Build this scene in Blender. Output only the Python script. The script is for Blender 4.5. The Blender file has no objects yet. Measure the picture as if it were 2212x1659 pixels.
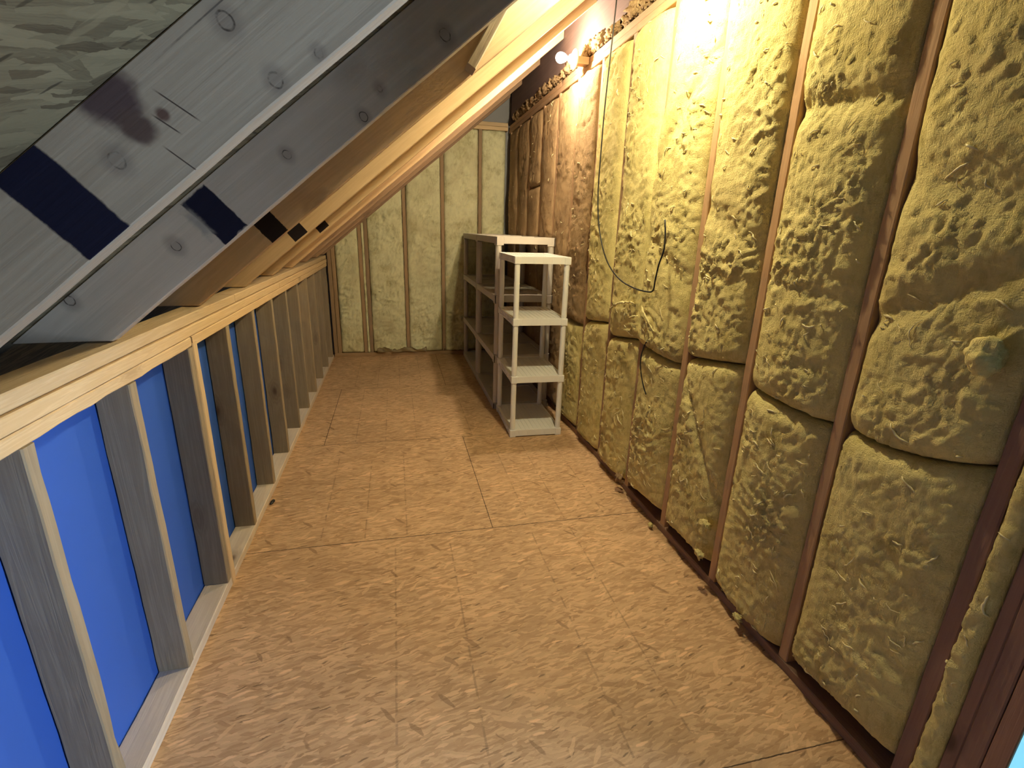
import bpy, bmesh, math, random
from mathutils import Vector, Matrix, noise

C = bpy.context.scene.collection
SC = bpy.context.scene

# ------------------------------------------------------------------ camera, world, lights
XL, XR, YB = -0.6964, 1.235, 5.648           # room side of left studs, right studs, back studs
SP = 0.4064                                  # stud spacing
HP1, HP2 = 0.9916, 1.1055                    # underside / top of the plates on the knee wall
PITCH = 0.825
ZR = 1.70                                    # underside of rafters: z = ZR + PITCH * x

cam_d = bpy.data.cameras.new('camera')
cam = bpy.data.objects.new('camera', cam_d)
C.objects.link(cam)
cam_d.sensor_width = 36.0
cam_d.lens = 1064.9237 / 2212 * 36.0
cam_d.clip_start = 0.02
R_ = Vector((0.9742453696, -0.2237185668, 0.0282128104))
U_ = Vector((0.0406166005, 0.2971785590, 0.9539576489))
F_ = Vector((0.2218022804, 0.9282429137, -0.2986115227))
m = Matrix((R_, U_, -F_)).transposed().to_4x4()
m.translation = Vector((0, 0, 1.4116))
cam.matrix_world = m
SC.camera = cam
SC.view_settings.view_transform = 'Standard'
SC.view_settings.look = 'None'
SC.view_settings.exposure = 0.14
SC.view_settings.gamma = 1.0
SC.view_settings.use_curve_mapping = False
SC.cycles.use_denoising = True
SC.cycles.max_bounces = 5
SC.cycles.diffuse_bounces = 4
SC.cycles.glossy_bounces = 1
SC.cycles.caustics_reflective = False
SC.cycles.caustics_refractive = False
SC.cycles.use_adaptive_sampling = True
SC.cycles.adaptive_threshold = 0.10
SC.cycles.adaptive_min_samples = 12

W = bpy.data.worlds.new('world')
SC.world = W
W.use_nodes = True
W.node_tree.nodes['Background'].inputs[0].default_value = (0.50, 0.60, 0.70, 1)
W.node_tree.nodes['Background'].inputs[1].default_value = 0.06


def area(name, loc, target, sx, sy, power, col):
    d = bpy.data.lights.new(name, 'AREA')
    d.shape = 'RECTANGLE'
    d.size, d.size_y, d.energy, d.color = sx, sy, power, col
    o = bpy.data.objects.new(name, d)
    C.objects.link(o)
    o.location = loc
    o.rotation_euler = (Vector(target) - Vector(loc)).to_track_quat('-Z', 'Y').to_euler()
    return o


# daylight of the next room, coming in through the doorway beside the camera
area('next_room_window_light', (3.1, -0.56, 0.95), (0.0, 0.6, 0.6), 0.75, 1.4, 125.0, (0.66, 0.81, 1.0))
# unseen cool fill light added behind the camera
area('rear_fill_light', (-0.1, -1.75, 1.3), (0.1, 2.0, 1.2), 1.2, 1.0, 0.4, (0.85, 0.92, 1.0))
BULB_NEAR = (0.88, 1.93, 2.39)
BULB_FAR = (1.055, 3.378, 2.440)
P_NEAR, P_FAR = 1950.0, 1500.0                 # emission strengths of the two bulbs
C_NEAR, C_FAR = (1.0, 0.87, 0.52), (1.0, 0.82, 0.58)


# ------------------------------------------------------------------ node helpers
class NT:
    def __init__(self, name):
        self.m = bpy.data.materials.new(name)
        self.m.use_nodes = True
        self.n = self.m.node_tree.nodes
        self.l = self.m.node_tree.links
        self.b = self.n['Principled BSDF']
        self.b.inputs['Roughness'].default_value = 0.8
        self.b.inputs['Specular IOR Level'].default_value = 0.25

    def node(self, t, **kw):
        o = self.n.new(t)
        for k, v in kw.items():
            setattr(o, k, v)
        return o

    def set(self, sock, v):
        if hasattr(v, 'is_output'):
            self.l.new(v, sock)
        else:
            sock.default_value = v

    def math(self, op, a, b=0.0, c=None, clamp=False):
        o = self.node('ShaderNodeMath', operation=op, use_clamp=clamp)
        self.set(o.inputs[0], a)
        self.set(o.inputs[1], b)
        if c is not None:
            self.set(o.inputs[2], c)
        return o.outputs[0]

    def vmath(self, op, a, b=(0, 0, 0)):
        o = self.node('ShaderNodeVectorMath', operation=op)
        self.set(o.inputs[0], a)
        self.set(o.inputs[1], b)
        return o.outputs[0]

    def mapping(self, v, scale=(1, 1, 1), rot=(0, 0, 0), loc=(0, 0, 0)):
        o = self.node('ShaderNodeMapping')
        self.set(o.inputs['Vector'], v)
        o.inputs['Scale'].default_value = scale
        o.inputs['Rotation'].default_value = rot
        o.inputs['Location'].default_value = loc
        return o.outputs[0]

    def turned(self, v, scale, ang, loc=(0, 0, 0)):
        """turn first, then stretch, so that stretched cells really point another way"""
        o = self.node('ShaderNodeMapping', vector_type='TEXTURE')
        self.set(o.inputs['Vector'], v)
        o.inputs['Scale'].default_value = tuple(1.0 / q for q in scale)
        o.inputs['Rotation'].default_value = (0, 0, ang)
        o.inputs['Location'].default_value = loc
        return o.outputs[0]

    def noise(self, v, scale, detail=3, rough=0.55, dist=0.0):
        o = self.node('ShaderNodeTexNoise')
        self.set(o.inputs['Vector'], v)
        o.inputs['Scale'].default_value = scale
        o.inputs['Detail'].default_value = detail
        o.inputs['Roughness'].default_value = rough
        o.inputs['Distortion'].default_value = dist
        return o

    def voro(self, v, scale, feature='F1', rnd=1.0):
        o = self.node('ShaderNodeTexVoronoi', feature=feature)
        self.set(o.inputs['Vector'], v)
        o.inputs['Scale'].default_value = scale
        o.inputs['Randomness'].default_value = rnd
        return o

    def ramp(self, f, stops, interp='LINEAR'):
        o = self.node('ShaderNodeValToRGB')
        o.color_ramp.interpolation = interp
        e = o.color_ramp.elements
        while len(e) < len(stops):
            e.new(0.5)
        for i, (p, c) in enumerate(stops):
            e[i].position = p
            e[i].color = (c[0], c[1], c[2], 1) if isinstance(c, tuple) else (c, c, c, 1)
        self.set(o.inputs[0], f)
        return o.outputs[0]

    def mix(self, f, a, b, mode='MIX'):
        o = self.node('ShaderNodeMix', data_type='RGBA', blend_type=mode)
        self.set(o.inputs[0], f)
        for i, v in ((6, a), (7, b)):
            if isinstance(v, tuple) and len(v) == 3:
                v = (v[0], v[1], v[2], 1)
            self.set(o.inputs[i], v)
        return o.outputs[2]

    def sep(self, v):
        o = self.node('ShaderNodeSeparateXYZ')
        self.set(o.inputs[0], v)
        return o.outputs

    def comb(self, x, y, z):
        o = self.node('ShaderNodeCombineXYZ')
        self.set(o.inputs[0], x)
        self.set(o.inputs[1], y)
        self.set(o.inputs[2], z)
        return o.outputs[0]

    def bump(self, h, strength, dist):
        o = self.node('ShaderNodeBump')
        o.inputs['Strength'].default_value = strength
        o.inputs['Distance'].default_value = dist
        self.set(o.inputs['Height'], h)
        self.l.new(o.outputs[0], self.b.inputs['Normal'])

    def step(self, v, lo, hi):
        o = self.node('ShaderNodeMapRange', interpolation_type='SMOOTHSTEP')
        self.set(o.inputs[0], v)
        o.inputs[1].default_value = lo
        o.inputs[2].default_value = hi
        return o.outputs[0]

    def color(self, c):
        self.set(self.b.inputs['Base Color'], c if hasattr(c, 'is_output') else (c[0], c[1], c[2], 1))


def objco(t):
    return t.node('ShaderNodeTexCoord').outputs['Object']


def wood(name, light, dark, knot=(0.10, 0.055, 0.035), spots=(), grain=1.0, knots=0.75, blotch=0.5, freq=1.0, rings=()):
    """sawn softwood; the length of the board is local X. spots = marks on the local Y=0 face"""
    t = NT(name)
    co = objco(t)
    info = t.node('ShaderNodeObjectInfo')
    off = t.node('ShaderNodeVectorMath', operation='SCALE')
    off.inputs[0].default_value = (17.3, 9.1, 5.7)
    t.l.new(info.outputs['Random'], off.inputs['Scale'])
    v = t.vmath('ADD', co, off.outputs[0])
    # knots first: they bend the grain
    kv = t.mapping(v, scale=(4.2 * freq, 9, 9))
    vk = t.voro(kv, 1.0)
    sel = t.step(t.sep(vk.outputs['Color'])[0], knots, knots + 0.02)
    kd = vk.outputs['Distance']
    kmask = t.math('MULTIPLY', t.math('SUBTRACT', 1.0, t.step(kd, 0.07, 0.17)), sel)
    kring = t.math('MULTIPLY', t.math('SUBTRACT', 1.0, t.step(kd, 0.12, 0.42)), sel)
    wv = t.mapping(v, scale=(1.1, 26, 26))
    n1 = t.noise(wv, 1.0, 4, 0.6, 0.6)
    n1b = t.math('ADD', n1.outputs['Fac'], t.math('MULTIPLY', kring, 0.35))
    wav = t.math('ABSOLUTE', t.math('SINE', t.math('MULTIPLY', n1b, 22.0 * grain)))
    fine = t.noise(t.mapping(v, scale=(5, 170, 170)), 1.0, 2).outputs['Fac']
    big = t.noise(v, 2.6, 4, 0.6).outputs['Fac']
    f = t.math('ADD', t.math('MULTIPLY', wav, 0.30), t.math('MULTIPLY', fine, 0.35))
    f = t.math('ADD', f, t.math('MULTIPLY', t.math('SUBTRACT', big, 0.35), blotch * 1.3))
    c = t.mix(t.math('MULTIPLY', f, 1.0, clamp=True), light, dark)
    tint = t.mix(info.outputs['Random'], (0.86, 0.86, 0.88), (1.10, 1.06, 1.0))
    c = t.mix(1.0, c, tint, 'MULTIPLY')
    c = t.mix(t.math('MULTIPLY', kring, 0.35), c, knot)
    c = t.mix(t.math('MULTIPLY', kmask, 0.8), c, knot)
    if spots or rings:
        x, y, z = t.sep(co)
        face = t.math('LESS_THAN', y, 0.0008)
        nz = t.noise(co, 26, 4, 0.7).outputs['Fac']
        nz2 = t.noise(co, 9, 4, 0.65).outputs['Fac']
        for (cx, cz, hx, hz, ang, soft, col, amp, kind) in spots:
            dx, dz = t.math('SUBTRACT', x, cx), t.math('SUBTRACT', z, cz)
            ca, sa = math.cos(ang), math.sin(ang)
            rx = t.math('ABSOLUTE', t.math('DIVIDE', t.math('ADD', t.math('MULTIPLY', dx, ca), t.math('MULTIPLY', dz, sa)), hx))
            rz = t.math('ABSOLUTE', t.math('DIVIDE', t.math('SUBTRACT', t.math('MULTIPLY', dz, ca), t.math('MULTIPLY', dx, sa)), hz))
            if kind == 'box':
                d = t.math('MAXIMUM', rx, rz)
            else:
                d = t.math('SQRT', t.math('ADD', t.math('MULTIPLY', rx, rx), t.math('MULTIPLY', rz, rz)))
            nn = nz2 if kind == 'blot' else nz
            d = t.math('ADD', d, t.math('MULTIPLY', t.math('SUBTRACT', nn, 0.5), amp))
            k = t.math('MULTIPLY', t.math('SUBTRACT', 1.0, t.step(d, 1.0 - soft, 1.0)), face)
            c = t.mix(t.math('MULTIPLY', k, 0.985), c, col)
        for (cx, cz, r, w) in rings:
            dx, dz = t.math('SUBTRACT', x, cx), t.math('MULTIPLY', t.math('SUBTRACT', z, cz), 0.8)
            d = t.math('SQRT', t.math('ADD', t.math('MULTIPLY', dx, dx), t.math('MULTIPLY', dz, dz)))
            d = t.math('ADD', d, t.math('MULTIPLY', t.math('SUBTRACT', nz2, 0.5), r * 2.2))
            k = t.math('MULTIPLY', t.math('SUBTRACT', 1.0, t.step(t.math('ABSOLUTE', t.math('SUBTRACT', d, r)), w * 0.2, w)), t.step(nz, 0.36, 0.56))
            h = t.math('SUBTRACT', 1.0, t.step(d, r, r * 3.2))
            c = t.mix(t.math('MULTIPLY', t.math('MULTIPLY', h, face), 0.45), c, (0.16, 0.13, 0.115))
            c = t.mix(t.math('MULTIPLY', t.math('MULTIPLY', k, face), 0.85), c, (0.03, 0.022, 0.018))
    t.color(c)
    t.bump(t.math('ADD', fine, t.math('MULTIPLY', wav, 0.5)), 0.35, 0.0012)
    t.b.inputs['Roughness'].default_value = 0.78
    return t.m


def osb(name, a, b, d, scale=1.0, seams=False, dirx=0.0, gloss=0.62):
    """oriented strand board: three crossing layers of long flakes, local XY plane"""
    t = NT(name)
    co = objco(t)
    wob = t.noise(co, 6.0 * scale, 3).outputs['Color']
    wob2 = t.noise(co, 38.0 * scale, 3, 0.7).outputs['Color']
    v0 = t.vmath('ADD', co, t.vmath('MULTIPLY', wob, (0.045, 0.045, 0.0)))
    v0 = t.vmath('ADD', v0, t.vmath('MULTIPLY', wob2, (0.012, 0.009, 0.0)))
    cols, hs = [], []
    for i, (ang, sx, sy) in enumerate(((0.16, 13, 78), (0.55, 12, 60), (-0.35, 12, 66), (0.20, 26, 150))):
        v = t.turned(v0, (sx * scale, sy * scale, 1), ang + dirx, (i * 3.7, i * 1.9, 0))
        vo = t.voro(v, 1.0, 'F1', 1.0)
        cs = t.sep(vo.outputs['Color'])
        st = t.noise(t.turned(v0, (sx * 0.8, sy * 6, 1), ang + dirx), 1.0, 2).outputs['Fac']
        g = t.math('ADD', t.math('MULTIPLY', cs[0], 0.62), t.math('MULTIPLY', st, 0.50))
        col = t.ramp(g, [(0.05, d), (0.30, b), (0.62, a), (1.0, tuple(min(1, q * 1.32) for q in a))])
        cols.append(col)
        hs.append((cs[1], t.math('SUBTRACT', 1.0, vo.outputs['Distance'])))
    c = cols[0]
    h = hs[0][0]
    for i in (1, 2, 3):
        f = t.step(hs[i][0], (0.60, 0.62, 0.50)[i - 1], (0.62, 0.64, 0.53)[i - 1])
        c = t.mix(f, c, cols[i])
        h = t.math('ADD', h, t.math('MULTIPLY', f, hs[i][1]))
    big = t.noise(co, 1.7, 3).outputs['Fac']
    c = t.mix(1.0, c, t.ramp(big, [(0.3, 0.84), (0.7, 1.1)]), 'MULTIPLY')
    # small dark chips and pale ones
    vs = t.voro(t.turned(v0, (20, 110, 1), 0.3), 1.0)
    chip = t.math('MULTIPLY', t.step(t.sep(vs.outputs['Color'])[2], 0.965, 0.98), t.math('SUBTRACT', 1.0, t.step(vs.outputs['Distance'], 0.2, 0.4)))
    c = t.mix(t.math('MULTIPLY', chip, 0.7), c, tuple(q * 0.5 for q in d))
    vp = t.voro(t.turned(v0, (16, 75, 1), 0.15, (9, 4, 0)), 1.0)
    pale = t.math('MULTIPLY', t.step(t.sep(vp.outputs['Color'])[1], 0.93, 0.95), t.math('SUBTRACT', 1.0, t.step(vp.outputs['Distance'], 0.3, 0.45)))
    c = t.mix(t.math('MULTIPLY', pale, 0.75), c, tuple(min(1, q * 1.5) for q in a))
    for (ssx, ssy, rot, lo, colr, st_) in ((11, 50, 0.95, 0.95, tuple(min(1, q * 1.3) for q in a), 0.55), (10, 48, -0.9, 0.955, tuple(q * 0.95 for q in d), 0.6), (10, 48, 0.2, 0.94, tuple(min(1, q * 1.42) for q in a), 0.55)):
        vq = t.voro(t.turned(v0, (ssx * scale, ssy * scale, 1), rot, (lo * 31, rot * 7, 0)), 1.0)
        qq = t.math('MULTIPLY', t.step(t.sep(vq.outputs['Color'])[0], lo, lo + 0.01), t.math('SUBTRACT', 1.0, t.step(vq.outputs['Distance'], 0.32, 0.40)))
        c = t.mix(t.math('MULTIPLY', qq, st_), c, colr)
    if seams:
        x, y, z = t.sep(co)
        jit = t.math('MULTIPLY', t.math('SUBTRACT', t.noise(co, 60, 2).outputs['Fac'], 0.5), 0.004)
        xj = t.math('ADD', x, jit)

        def line(val, pos, w):
            return t.math('LESS_THAN', t.math('ABSOLUTE', t.math('SUBTRACT', val, pos)), w)

        def rng(val, lo, hi):
            return t.math('MULTIPLY', t.math('GREATER_THAN', val, lo), t.math('LESS_THAN', val, hi))
        s = None
        for (q, w) in ((0.823, 0.0018), (2.078, 0.0022), (3.222, 0.0022), (4.44, 0.002)):
            k = line(t.math('ADD', y, jit), q, w)
            s = k if s is None else t.math('MAXIMUM', s, k)
        for (px, y0, y1) in ((0.42, 2.078, 3.222), (-0.51, 3.222, 4.44), (0.42, -0.4, 0.823), (0.42, 4.44, 5.7)):
            s = t.math('MAXIMUM', s, t.math('MULTIPLY', line(xj, px, 0.0018), rng(y, y0, y1)))
        # printed nailing lines, faint and broken
        p = None
        for (xs, y0, y1) in (((0.80, 0.60, 0.20, -0.05), 0.9, 2.0), ((-0.39, -0.19, 0.005, 0.61, 0.80, 1.02), 2.1, 3.0),
                             ((-0.31, -0.11, 0.10, 0.49), 3.24, 4.42), ((-0.4, -0.2, 0.0, 0.2), 4.46, 5.6)):
            for px in xs:
                k = t.math('MULTIPLY', line(xj, px, 0.0035), rng(y, y0, y1))
                p = k if p is None else t.math('MAXIMUM', p, k)
        br = t.step(t.noise(co, 22, 2).outputs['Fac'], 0.44, 0.52)
        c = t.mix(t.math('MULTIPLY', t.math('MULTIPLY', p, br), 0.34), c, (0.13, 0.08, 0.045))
        c = t.mix(t.math('MULTIPLY', s, 0.9), c, (0.045, 0.025, 0.012))
        h = t.math('SUBTRACT', h, t.math('MULTIPLY', s, 2.0))
    t.color(c)
    t.bump(h, 0.25, 0.0012)
    t.b.inputs['Roughness'].default_value = gloss
    return t.m


def insulation(name, light, dark, dirt):
    t = NT(name)
    co = objco(t)
    info = t.node('ShaderNodeObjectInfo')
    off = t.node('ShaderNodeVectorMath', operation='SCALE')
    off.inputs[0].default_value = (11.3, 7.7, 3.9)
    t.l.new(info.outputs['Random'], off.inputs['Scale'])
    v = t.vmath('ADD', co, off.outputs[0])
    n1 = t.noise(v, 7, 5, 0.62).outputs['Fac']
    n2 = t.noise(t.mapping(v, scale=(60, 60, 22), rot=(0.5, 0, 0)), 1.0, 4, 0.7, 0.8).outputs['Fac']
    n3 = t.noise(v, 2.2, 3, 0.6).outputs['Fac']
    f = t.math('ADD', t.math('MULTIPLY', n1, 0.65), t.math('MULTIPLY', n2, 0.35))
    c = t.ramp(f, [(0.34, dark), (0.50, light), (0.72, tuple(min(1, q * 1.16) for q in light))])
    c = t.mix(t.math('MULTIPLY', t.step(n3, 0.50, 0.70), 0.55), c, dirt)
    t.color(c)
    # thin glass threads
    w1 = t.noise(t.mapping(v, scale=(120, 120, 34), rot=(0.8, 0.3, 0)), 1.0, 3, 0.7, 2.0).outputs['Fac']
    w2 = t.noise(t.mapping(v, scale=(90, 34, 120), rot=(-0.5, 0, 0)), 1.0, 3, 0.7, 2.0).outputs['Fac']
    h = t.math('ADD', t.math('MULTIPLY', n2, 0.8), t.math('ADD', w1, w2))
    t.bump(h, 0.75, 0.006)
    t.b.inputs['Roughness'].default_value = 0.9
    t.b.inputs['Specular IOR Level'].default_value = 0.08
    return t.m


def plain(name, col, rough=0.7, var=0.12, scale=8.0, bump=0.0, spec=0.25, metal=0.0):
    t = NT(name)
    co = objco(t)
    n = t.noise(co, scale, 4).outputs['Fac']
    c = t.mix(n, tuple(q * (1 - var) for q in col), tuple(min(1, q * (1 + var)) for q in col))
    t.color(c)
    if bump:
        t.bump(t.noise(co, scale * 12, 3).outputs['Fac'], bump, 0.001)
    t.b.inputs['Roughness'].default_value = rough
    t.b.inputs['Specular IOR Level'].default_value = spec
    t.b.inputs['Metallic'].default_value = metal
    return t.m


def emitter(name, col, s):
    t = NT(name)
    t.b.inputs['Base Color'].default_value = (1, 1, 1, 1)
    t.b.inputs['Emission Color'].default_value = (*col, 1)
    t.b.inputs['Emission Strength'].default_value = s
    return t.m


# ------------------------------------------------------------------ mesh helpers
def mesh_obj(name, verts, faces, mat, parent=None, loc=(0, 0, 0), rot=None, smooth=False, link=True):
    me = bpy.data.meshes.new(name)
    me.from_pydata([tuple(v) for v in verts], [], faces)
    me.update()
    if mat:
        me.materials.append(mat)
    if smooth:
        me.polygons.foreach_set('use_smooth', [True] * len(me.polygons))
    o = bpy.data.objects.new(name, me)
    if link:
        C.objects.link(o)
    o.location = loc
    if rot is not None:
        o.rotation_euler = rot
    if parent:
        o.parent = parent
    return o


def from_bm(name, bm, mat, parent=None, loc=(0, 0, 0), rot=None, smooth=False):
    me = bpy.data.meshes.new(name)
    bm.to_mesh(me)
    bm.free()
    if mat:
        me.materials.append(mat)
    if smooth:
        me.polygons.foreach_set('use_smooth', [True] * len(me.polygons))
    o = bpy.data.objects.new(name, me)
    C.objects.link(o)
    o.location = loc
    if rot is not None:
        o.rotation_euler = rot
    if parent:
        o.parent = parent
    return o


def tag(o, label=None, cat=None, group=None, kind=None):
    if label:
        o['label'] = label
    if cat:
        o['category'] = cat
    if group:
        o['group'] = group
    if kind:
        o['kind'] = kind
    return o


def empty(name, loc=(0, 0, 0), rot=(0, 0, 0)):
    o = bpy.data.objects.new(name, None)
    C.objects.link(o)
    o.location = loc
    o.rotation_euler = rot
    return o


def bbox(bm, x0, x1, y0, y1, z0, z1, bev=0.0):
    r = bmesh.ops.create_cube(bm, size=1.0)
    for v in r['verts']:
        v.co = Vector(((x0 + x1) / 2 + v.co.x * (x1 - x0), (y0 + y1) / 2 + v.co.y * (y1 - y0), (z0 + z1) / 2 + v.co.z * (z1 - z0)))
    if bev:
        ed = list({e for v in r['verts'] for e in v.link_edges})
        bmesh.ops.bevel(bm, geom=ed, offset=bev, segments=2, affect='EDGES', profile=0.7)


def board_mesh(name, L, w, d, mat, wane=0.0012, seed=0, step=0.06, bump_edge=None):
    """board along +X, thickness w along +Y, depth d along +Z, softly eased and slightly wavy edges"""
    n = max(2, int(L / step))
    e = 0.003
    prof = [(e, 0, -1, -1), (w - e, 0, 1, -1), (w, e, 1, -1), (w, d - e, 1, 1), (w - e, d, 1, 1), (e, d, -1, 1), (0, d - e, -1, 1), (0, e, -1, -1)]
    vs, fs = [], []
    for i in range(n + 1):
        x = L * i / n
        for (py, pz, sy, sz) in prof:
            a = noise.noise(Vector((x * 9 + seed * 13.1, sy * 5.0 + seed, sz * 7.0))) * wane
            b = noise.noise(Vector((x * 7 + seed * 5.1, sy * 3.0 - seed, sz * 4.0 + 9))) * wane
            if bump_edge:
                a2, b2 = bump_edge(x, sy, sz)
                a += a2
                b += b2
            vs.append((x, py + a, pz + b))
    k = len(prof)
    for i in range(n):
        for j in range(k):
            fs.append((i * k + j, i * k + (j + 1) % k, (i + 1) * k + (j + 1) % k, (i + 1) * k + j))
    fs.append(tuple(range(k - 1, -1, -1)))
    fs.append(tuple(n * k + j for j in range(k)))
    me = bpy.data.meshes.new(name)
    me.from_pydata(vs, [], [f[::-1] for f in fs])
    me.update()
    me.materials.append(mat)
    return me


def place(name, me, origin, ax, ay, az):
    """object whose local axes point along ax, ay, az"""
    o = bpy.data.objects.new(name, me)
    C.objects.link(o)
    M = Matrix((Vector(ax), Vector(ay), Vector(az))).transposed().to_4x4()
    M.translation = Vector(origin)
    o.matrix_world = M
    return o


def tube(bm, pts, r, seg=8, taper=None):
    rings = []
    for i, p in enumerate(pts):
        p = Vector(p)
        a = Vector(pts[max(0, i - 1)])
        b = Vector(pts[min(len(pts) - 1, i + 1)])
        t = (b - a).normalized()
        up = Vector((0, 0, 1)) if abs(t.z) < 0.9 else Vector((1, 0, 0))
        u = t.cross(up).normalized()
        w = u.cross(t).normalized()
        rr = r * (taper[i] if taper else 1.0)
        rings.append([bm.verts.new(p + u * math.cos(2 * math.pi * k / seg) * rr + w * math.sin(2 * math.pi * k / seg) * rr) for k in range(seg)])
    for i in range(len(rings) - 1):
        for k in range(seg):
            bm.faces.new((rings[i][k], rings[i][(k + 1) % seg], rings[i + 1][(k + 1) % seg], rings[i + 1][k]))
    bm.faces.new(rings[0][::-1])
    bm.faces.new(rings[-1])


def smoothpath(pts, n=8):
    out = []
    P = [Vector(p) for p in pts]
    for i in range(len(P) - 1):
        p0, p1, p2, p3 = P[max(0, i - 1)], P[i], P[i + 1], P[min(len(P) - 1, i + 2)]
        for k in range(n):
            t = k / n
            out.append(0.5 * ((2 * p1) + (p2 - p0) * t + (2 * p0 - 5 * p1 + 4 * p2 - p3) * t * t + (3 * p1 - p0 - 3 * p2 + p3) * t ** 3))
    out.append(P[-1])
    return out


ORD = ['nearest', 'second', 'third', 'fourth', 'fifth', 'sixth', 'seventh', 'eighth', 'ninth', 'tenth', 'eleventh', 'twelfth', 'thirteenth', 'fourteenth']

# ------------------------------------------------------------------ materials
M_stud_left = wood('dusty_pine', (0.42, 0.345, 0.235), (0.255, 0.195, 0.125), grain=0.8, blotch=0.55, knots=0.72)
M_plate = wood('yellow_pine', (0.72, 0.57, 0.36), (0.52, 0.36, 0.19), grain=1.3, blotch=0.3, knots=0.80)
M_stud_right = wood('red_brown_pine', (0.53, 0.35, 0.205), (0.37, 0.215, 0.12), grain=0.9, blotch=0.35, knots=0.80)
M_door_stud = wood('dark_red_pine', (0.34, 0.20, 0.15), (0.24, 0.13, 0.095), grain=0.9, blotch=0.3, knots=0.85)
M_sole_pale = wood('dusty_sole_plate', (0.78, 0.69, 0.56), (0.58, 0.48, 0.37), grain=0.6, blotch=0.5)
M_sole = wood('sole_plate_pine', (0.36, 0.22, 0.14), (0.22, 0.125, 0.08), grain=0.9, blotch=0.5)
M_back = wood('back_stud_pine', (0.46, 0.33, 0.20), (0.30, 0.20, 0.11), grain=0.9, blotch=0.4)
M_brace = wood('grey_weathered_pine', (0.52, 0.46, 0.37), (0.36, 0.30, 0.23), grain=1.2, blotch=0.5)
M_beam = wood('beam_timber', (0.22, 0.155, 0.15), (0.15, 0.10, 0.10), grain=0.5, blotch=0.3, knots=0.97)
M_floor = osb('floor_strand_board', (0.585, 0.385, 0.22), (0.46, 0.285, 0.152), (0.27, 0.155, 0.08), seams=True, gloss=0.55)
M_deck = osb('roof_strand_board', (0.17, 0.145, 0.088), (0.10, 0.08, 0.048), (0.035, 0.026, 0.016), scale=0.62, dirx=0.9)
M_blue = plain('blue_foam_board', (0.040, 0.120, 0.50), 0.62, 0.05, 3.0)
M_grey_panel = plain('grey_panel', (0.30, 0.30, 0.30), 0.85, 0.12, 4.0)
M_dark_panel = plain('dark_sheathing', (0.13, 0.10, 0.075), 0.9, 0.2, 5.0)
M_ins = insulation('glass_wool', (0.77, 0.655, 0.285), (0.57, 0.465, 0.17), (0.56, 0.44, 0.21))
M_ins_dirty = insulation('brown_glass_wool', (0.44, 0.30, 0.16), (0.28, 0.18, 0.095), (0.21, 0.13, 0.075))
M_ins_back = insulation('brightened_glass_wool', (0.86, 0.84, 0.54), (0.58, 0.54, 0.27), (0.64, 0.57, 0.33))  # same wool, stronger light on the back wall put into the colour
M_fibre = plain('loose_glass_fibre', (0.80, 0.70, 0.40), 0.55, 0.1, 30, spec=0.5)
M_flap = insulation('torn_glass_wool', (0.80, 0.71, 0.36), (0.66, 0.56, 0.24), (0.60, 0.5, 0.26))
M_paper = plain('facing_paper', (0.62, 0.55, 0.38), 0.7, 0.15, 12)
M_white = plain('cream_plastic', (0.90, 0.89, 0.86), 0.42, 0.03, 6, spec=0.4)
M_grey_plastic = plain('dusty_grey_plastic', (0.64, 0.59, 0.52), 0.5, 0.06, 6, spec=0.35)
M_ceramic = plain('white_ceramic', (0.85, 0.83, 0.80), 0.3, 0.02, 6, spec=0.5)
M_boxgrey = plain('blue_grey_plastic', (0.10, 0.12, 0.19), 0.5, 0.08, 20)
M_black = plain('black_rubber', (0.012, 0.011, 0.011), 0.45, 0.2, 20, spec=0.4)
M_steel = plain('galvanised_steel', (0.55, 0.55, 0.54), 0.35, 0.1, 30, metal=0.9)
M_drywall = plain('daylight_cyan_wall', (0.40, 0.64, 0.72), 0.6, 0.03, 3)  # bluish cast of the daylight is put into the next room's colour
M_jamb = plain('daylight_cyan_jamb', (0.22, 0.52, 0.60), 0.5, 0.02, 3)  # cyan of the incoming daylight is put into the jamb colour

# ------------------------------------------------------------------ floor, deck, walls (setting)
bm = bmesh.new()
bbox(bm, -0.86, 1.40, -1.5, 5.80, -0.02, 0.0)
tag(from_bm('floor', bm, M_floor), kind='structure', label='strand board subfloor of the attic')

th = math.atan(PITCH)
cs, sn = math.cos(th), math.sin(th)
RV = 0.1815                                    # vertical depth of a rafter
# roof deck above the rafters, local X down the slope is fine: panel built flat then turned
deck_L = 3.6
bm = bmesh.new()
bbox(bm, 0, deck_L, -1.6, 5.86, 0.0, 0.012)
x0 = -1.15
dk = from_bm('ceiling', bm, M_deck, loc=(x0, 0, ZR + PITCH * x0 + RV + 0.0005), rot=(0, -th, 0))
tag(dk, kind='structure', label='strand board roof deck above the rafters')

bm = bmesh.new()
bbox(bm, -0.812, -0.7865, -1.5, 5.80, -0.02, 1.09)
tag(from_bm('wall_left', bm, M_blue), kind='structure', label='blue foam board behind the knee wall studs')
bm = bmesh.new()
bbox(bm, 1.375, 1.39, 0.5, 5.80, -0.02, 3.3)
bbox(bm, 1.375, 1.39, -1.5, -0.42, -0.02, 3.3)
bbox(bm, 1.375, 1.39, -0.42, 0.5, 2.10, 3.3)
tag(from_bm('wall_right', bm, M_dark_panel), kind='structure')
bm = bmesh.new()
bbox(bm, -0.86, 1.39, 5.742, 5.76, -0.02, 3.1)
tag(from_bm('wall_back', bm, M_grey_panel), kind='structure', label='grey panel behind the back wall framing')
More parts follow.
